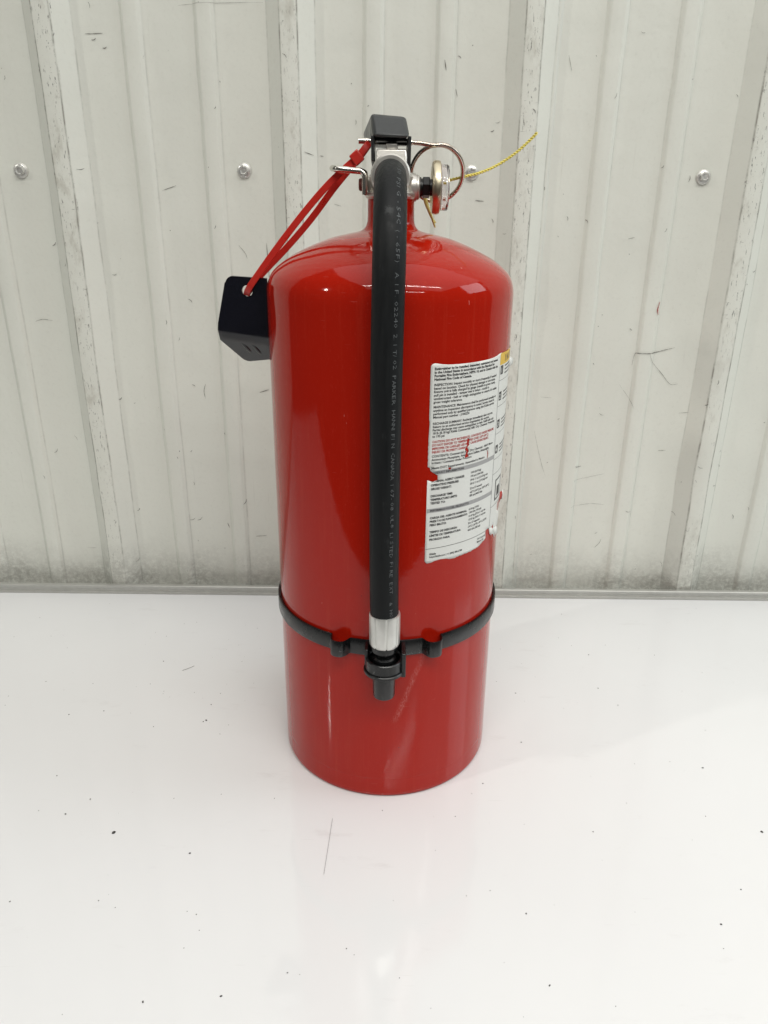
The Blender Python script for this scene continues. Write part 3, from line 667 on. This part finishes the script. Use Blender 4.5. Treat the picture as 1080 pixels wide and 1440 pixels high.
# ------------------------------------------------------------------ black bracket
brk = thing('bracket', 'black folded steel bracket hanging from red zip tie beside the red cylinder', 'bracket', (-.105, .004, .335))
fl = lambda x: .3552 + (x + .1271) / (-.0902 + .1271) * (.3503 - .3552)
def rc(cx_, cz, r, t0, t1, n=5): return [(cx_ + r * math.cos(R_(t0 + (t1 - t0) * i / n)), cz + r * math.sin(R_(t0 + (t1 - t0) * i / n))) for i in range(n + 1)]
bo = rc(-.1140, .3914, .0055, 165, 95) + [(-.0893, .3955), (-.0893, .3270)] + rc(-.1095, .3265, .006, 270, 205, 5) + [(-.1272, .3500), (-.1272, .3590)]
bh = [(-.1040 + .0040 * math.cos(t * math.pi / 8), .3866 + .0040 * math.sin(t * math.pi / 8)) for t in range(16)]
v2, f2 = cut_sheet(bo, [bh], .0022)
def bfold(x, z):
    d = fl(x) + .0055 - z; y = 0.0; rad = .010; ang = R_(50)
    if d <= 0: return (x, .0005, z)
    s = rad * ang
    if d < s: a = d / rad; return (x, .0005 + rad * (1 - math.cos(a)), z + d - rad * math.sin(a))
    e = d - s; return (x, .0005 + rad * (1 - math.cos(ang)) + e * math.sin(ang), z + d - rad * math.sin(ang) - e * math.cos(ang))
bp = build('plate', [bfold(x, z) for x, z in v2], f2, 'bracket', brk, 50)
q = bp.modifiers.new('thickness', 'SOLIDIFY'); q.thickness = .0036; q.offset = 0
bb = bp.modifiers.new('bevel', 'BEVEL'); bb.width = .0010; bb.segments = 3; bb.limit_method = 'ANGLE'; bb.angle_limit = R_(50)
for xo in (0, .0075):
    g_ = G(); path = []
    for i in range(9):
        t = i / 8; x = -.1115 + xo + .006 * t; z = fl(x) - .0035 - .0185 * t; path.append(bfold(x, z))
    g_.sweep(path, lambda i, n: [(.0030 * math.cos(2 * math.pi * j / 12), .0025 * math.sin(2 * math.pi * j / 12) * math.sin(math.pi * (i + .6) / n) ** .5) for j in range(12)], upv=(0, -1, -1))
    g_.obj('stiffening_rib', 'bracket', brk, 60)

# ------------------------------------------------------------------ red zip tie
zt = thing('zip_tie', 'red nylon zip tie running from lever down to the black bracket', 'zip tie', (-.0232, -.008, .4746))
def strapribbon(path, wid, th):
    n = len(path); P_ = [Vector(q) for q in path]
    g_ = G(); w2, t2, b = wid / 2, th / 2, th * .25
    sec = [(-w2, -t2 + b), (-w2 + b, -t2), (w2 - b, -t2), (w2, -t2 + b), (w2, t2 - b), (w2 - b, t2), (-w2 + b, t2), (-w2, t2 - b)]
    return g_.sweep(P_, lambda i, n: sec, upv=(0, -1, 0))
Z1 = [(-.1046, -.0006, .3838), (-.1030, -.0036, .3872), (-.0972, -.0056, .3952), (-.0783, -.0065, .4188), (-.0583, -.0070, .4420), (-.0415, -.0075, .4593), (-.0234, -.0080, .4746), (-.0168, -.0070, .4818), (-.0152, -.0040, .4838)]
Z2 = [(-.1046, .0008, .3838), (-.1035, .0045, .3862), (-.0945, .0060, .3972), (-.0740, .0055, .4172), (-.0562, .0050, .4362), (-.0392, .0030, .4568), (-.0224, .0030, .4753), (-.0160, .0020, .4830)]
strapribbon(catmull(Z1, 8), .0046, .0012).obj('strap', 'zip', zt, 40)
strapribbon(catmull(Z2, 8), .0046, .0012).obj('strap', 'zip', zt, 40)
d = (Vector(Z1[6]) - Vector(Z1[5])).normalized(); sd = d.cross(Vector((0, -1, 0))).normalized(); nn = sd.cross(d); c = Vector(Z1[6])
hv = [c + d * a + sd * b + nn * e for e in (-.0028, .0030) for a, b in ((-.0036, -.0040), (.0036, -.0040), (.0036, .0040), (-.0036, .0040))]
G().hexa(hv).obj('locking_head', 'zip', zt, 40, .0008)
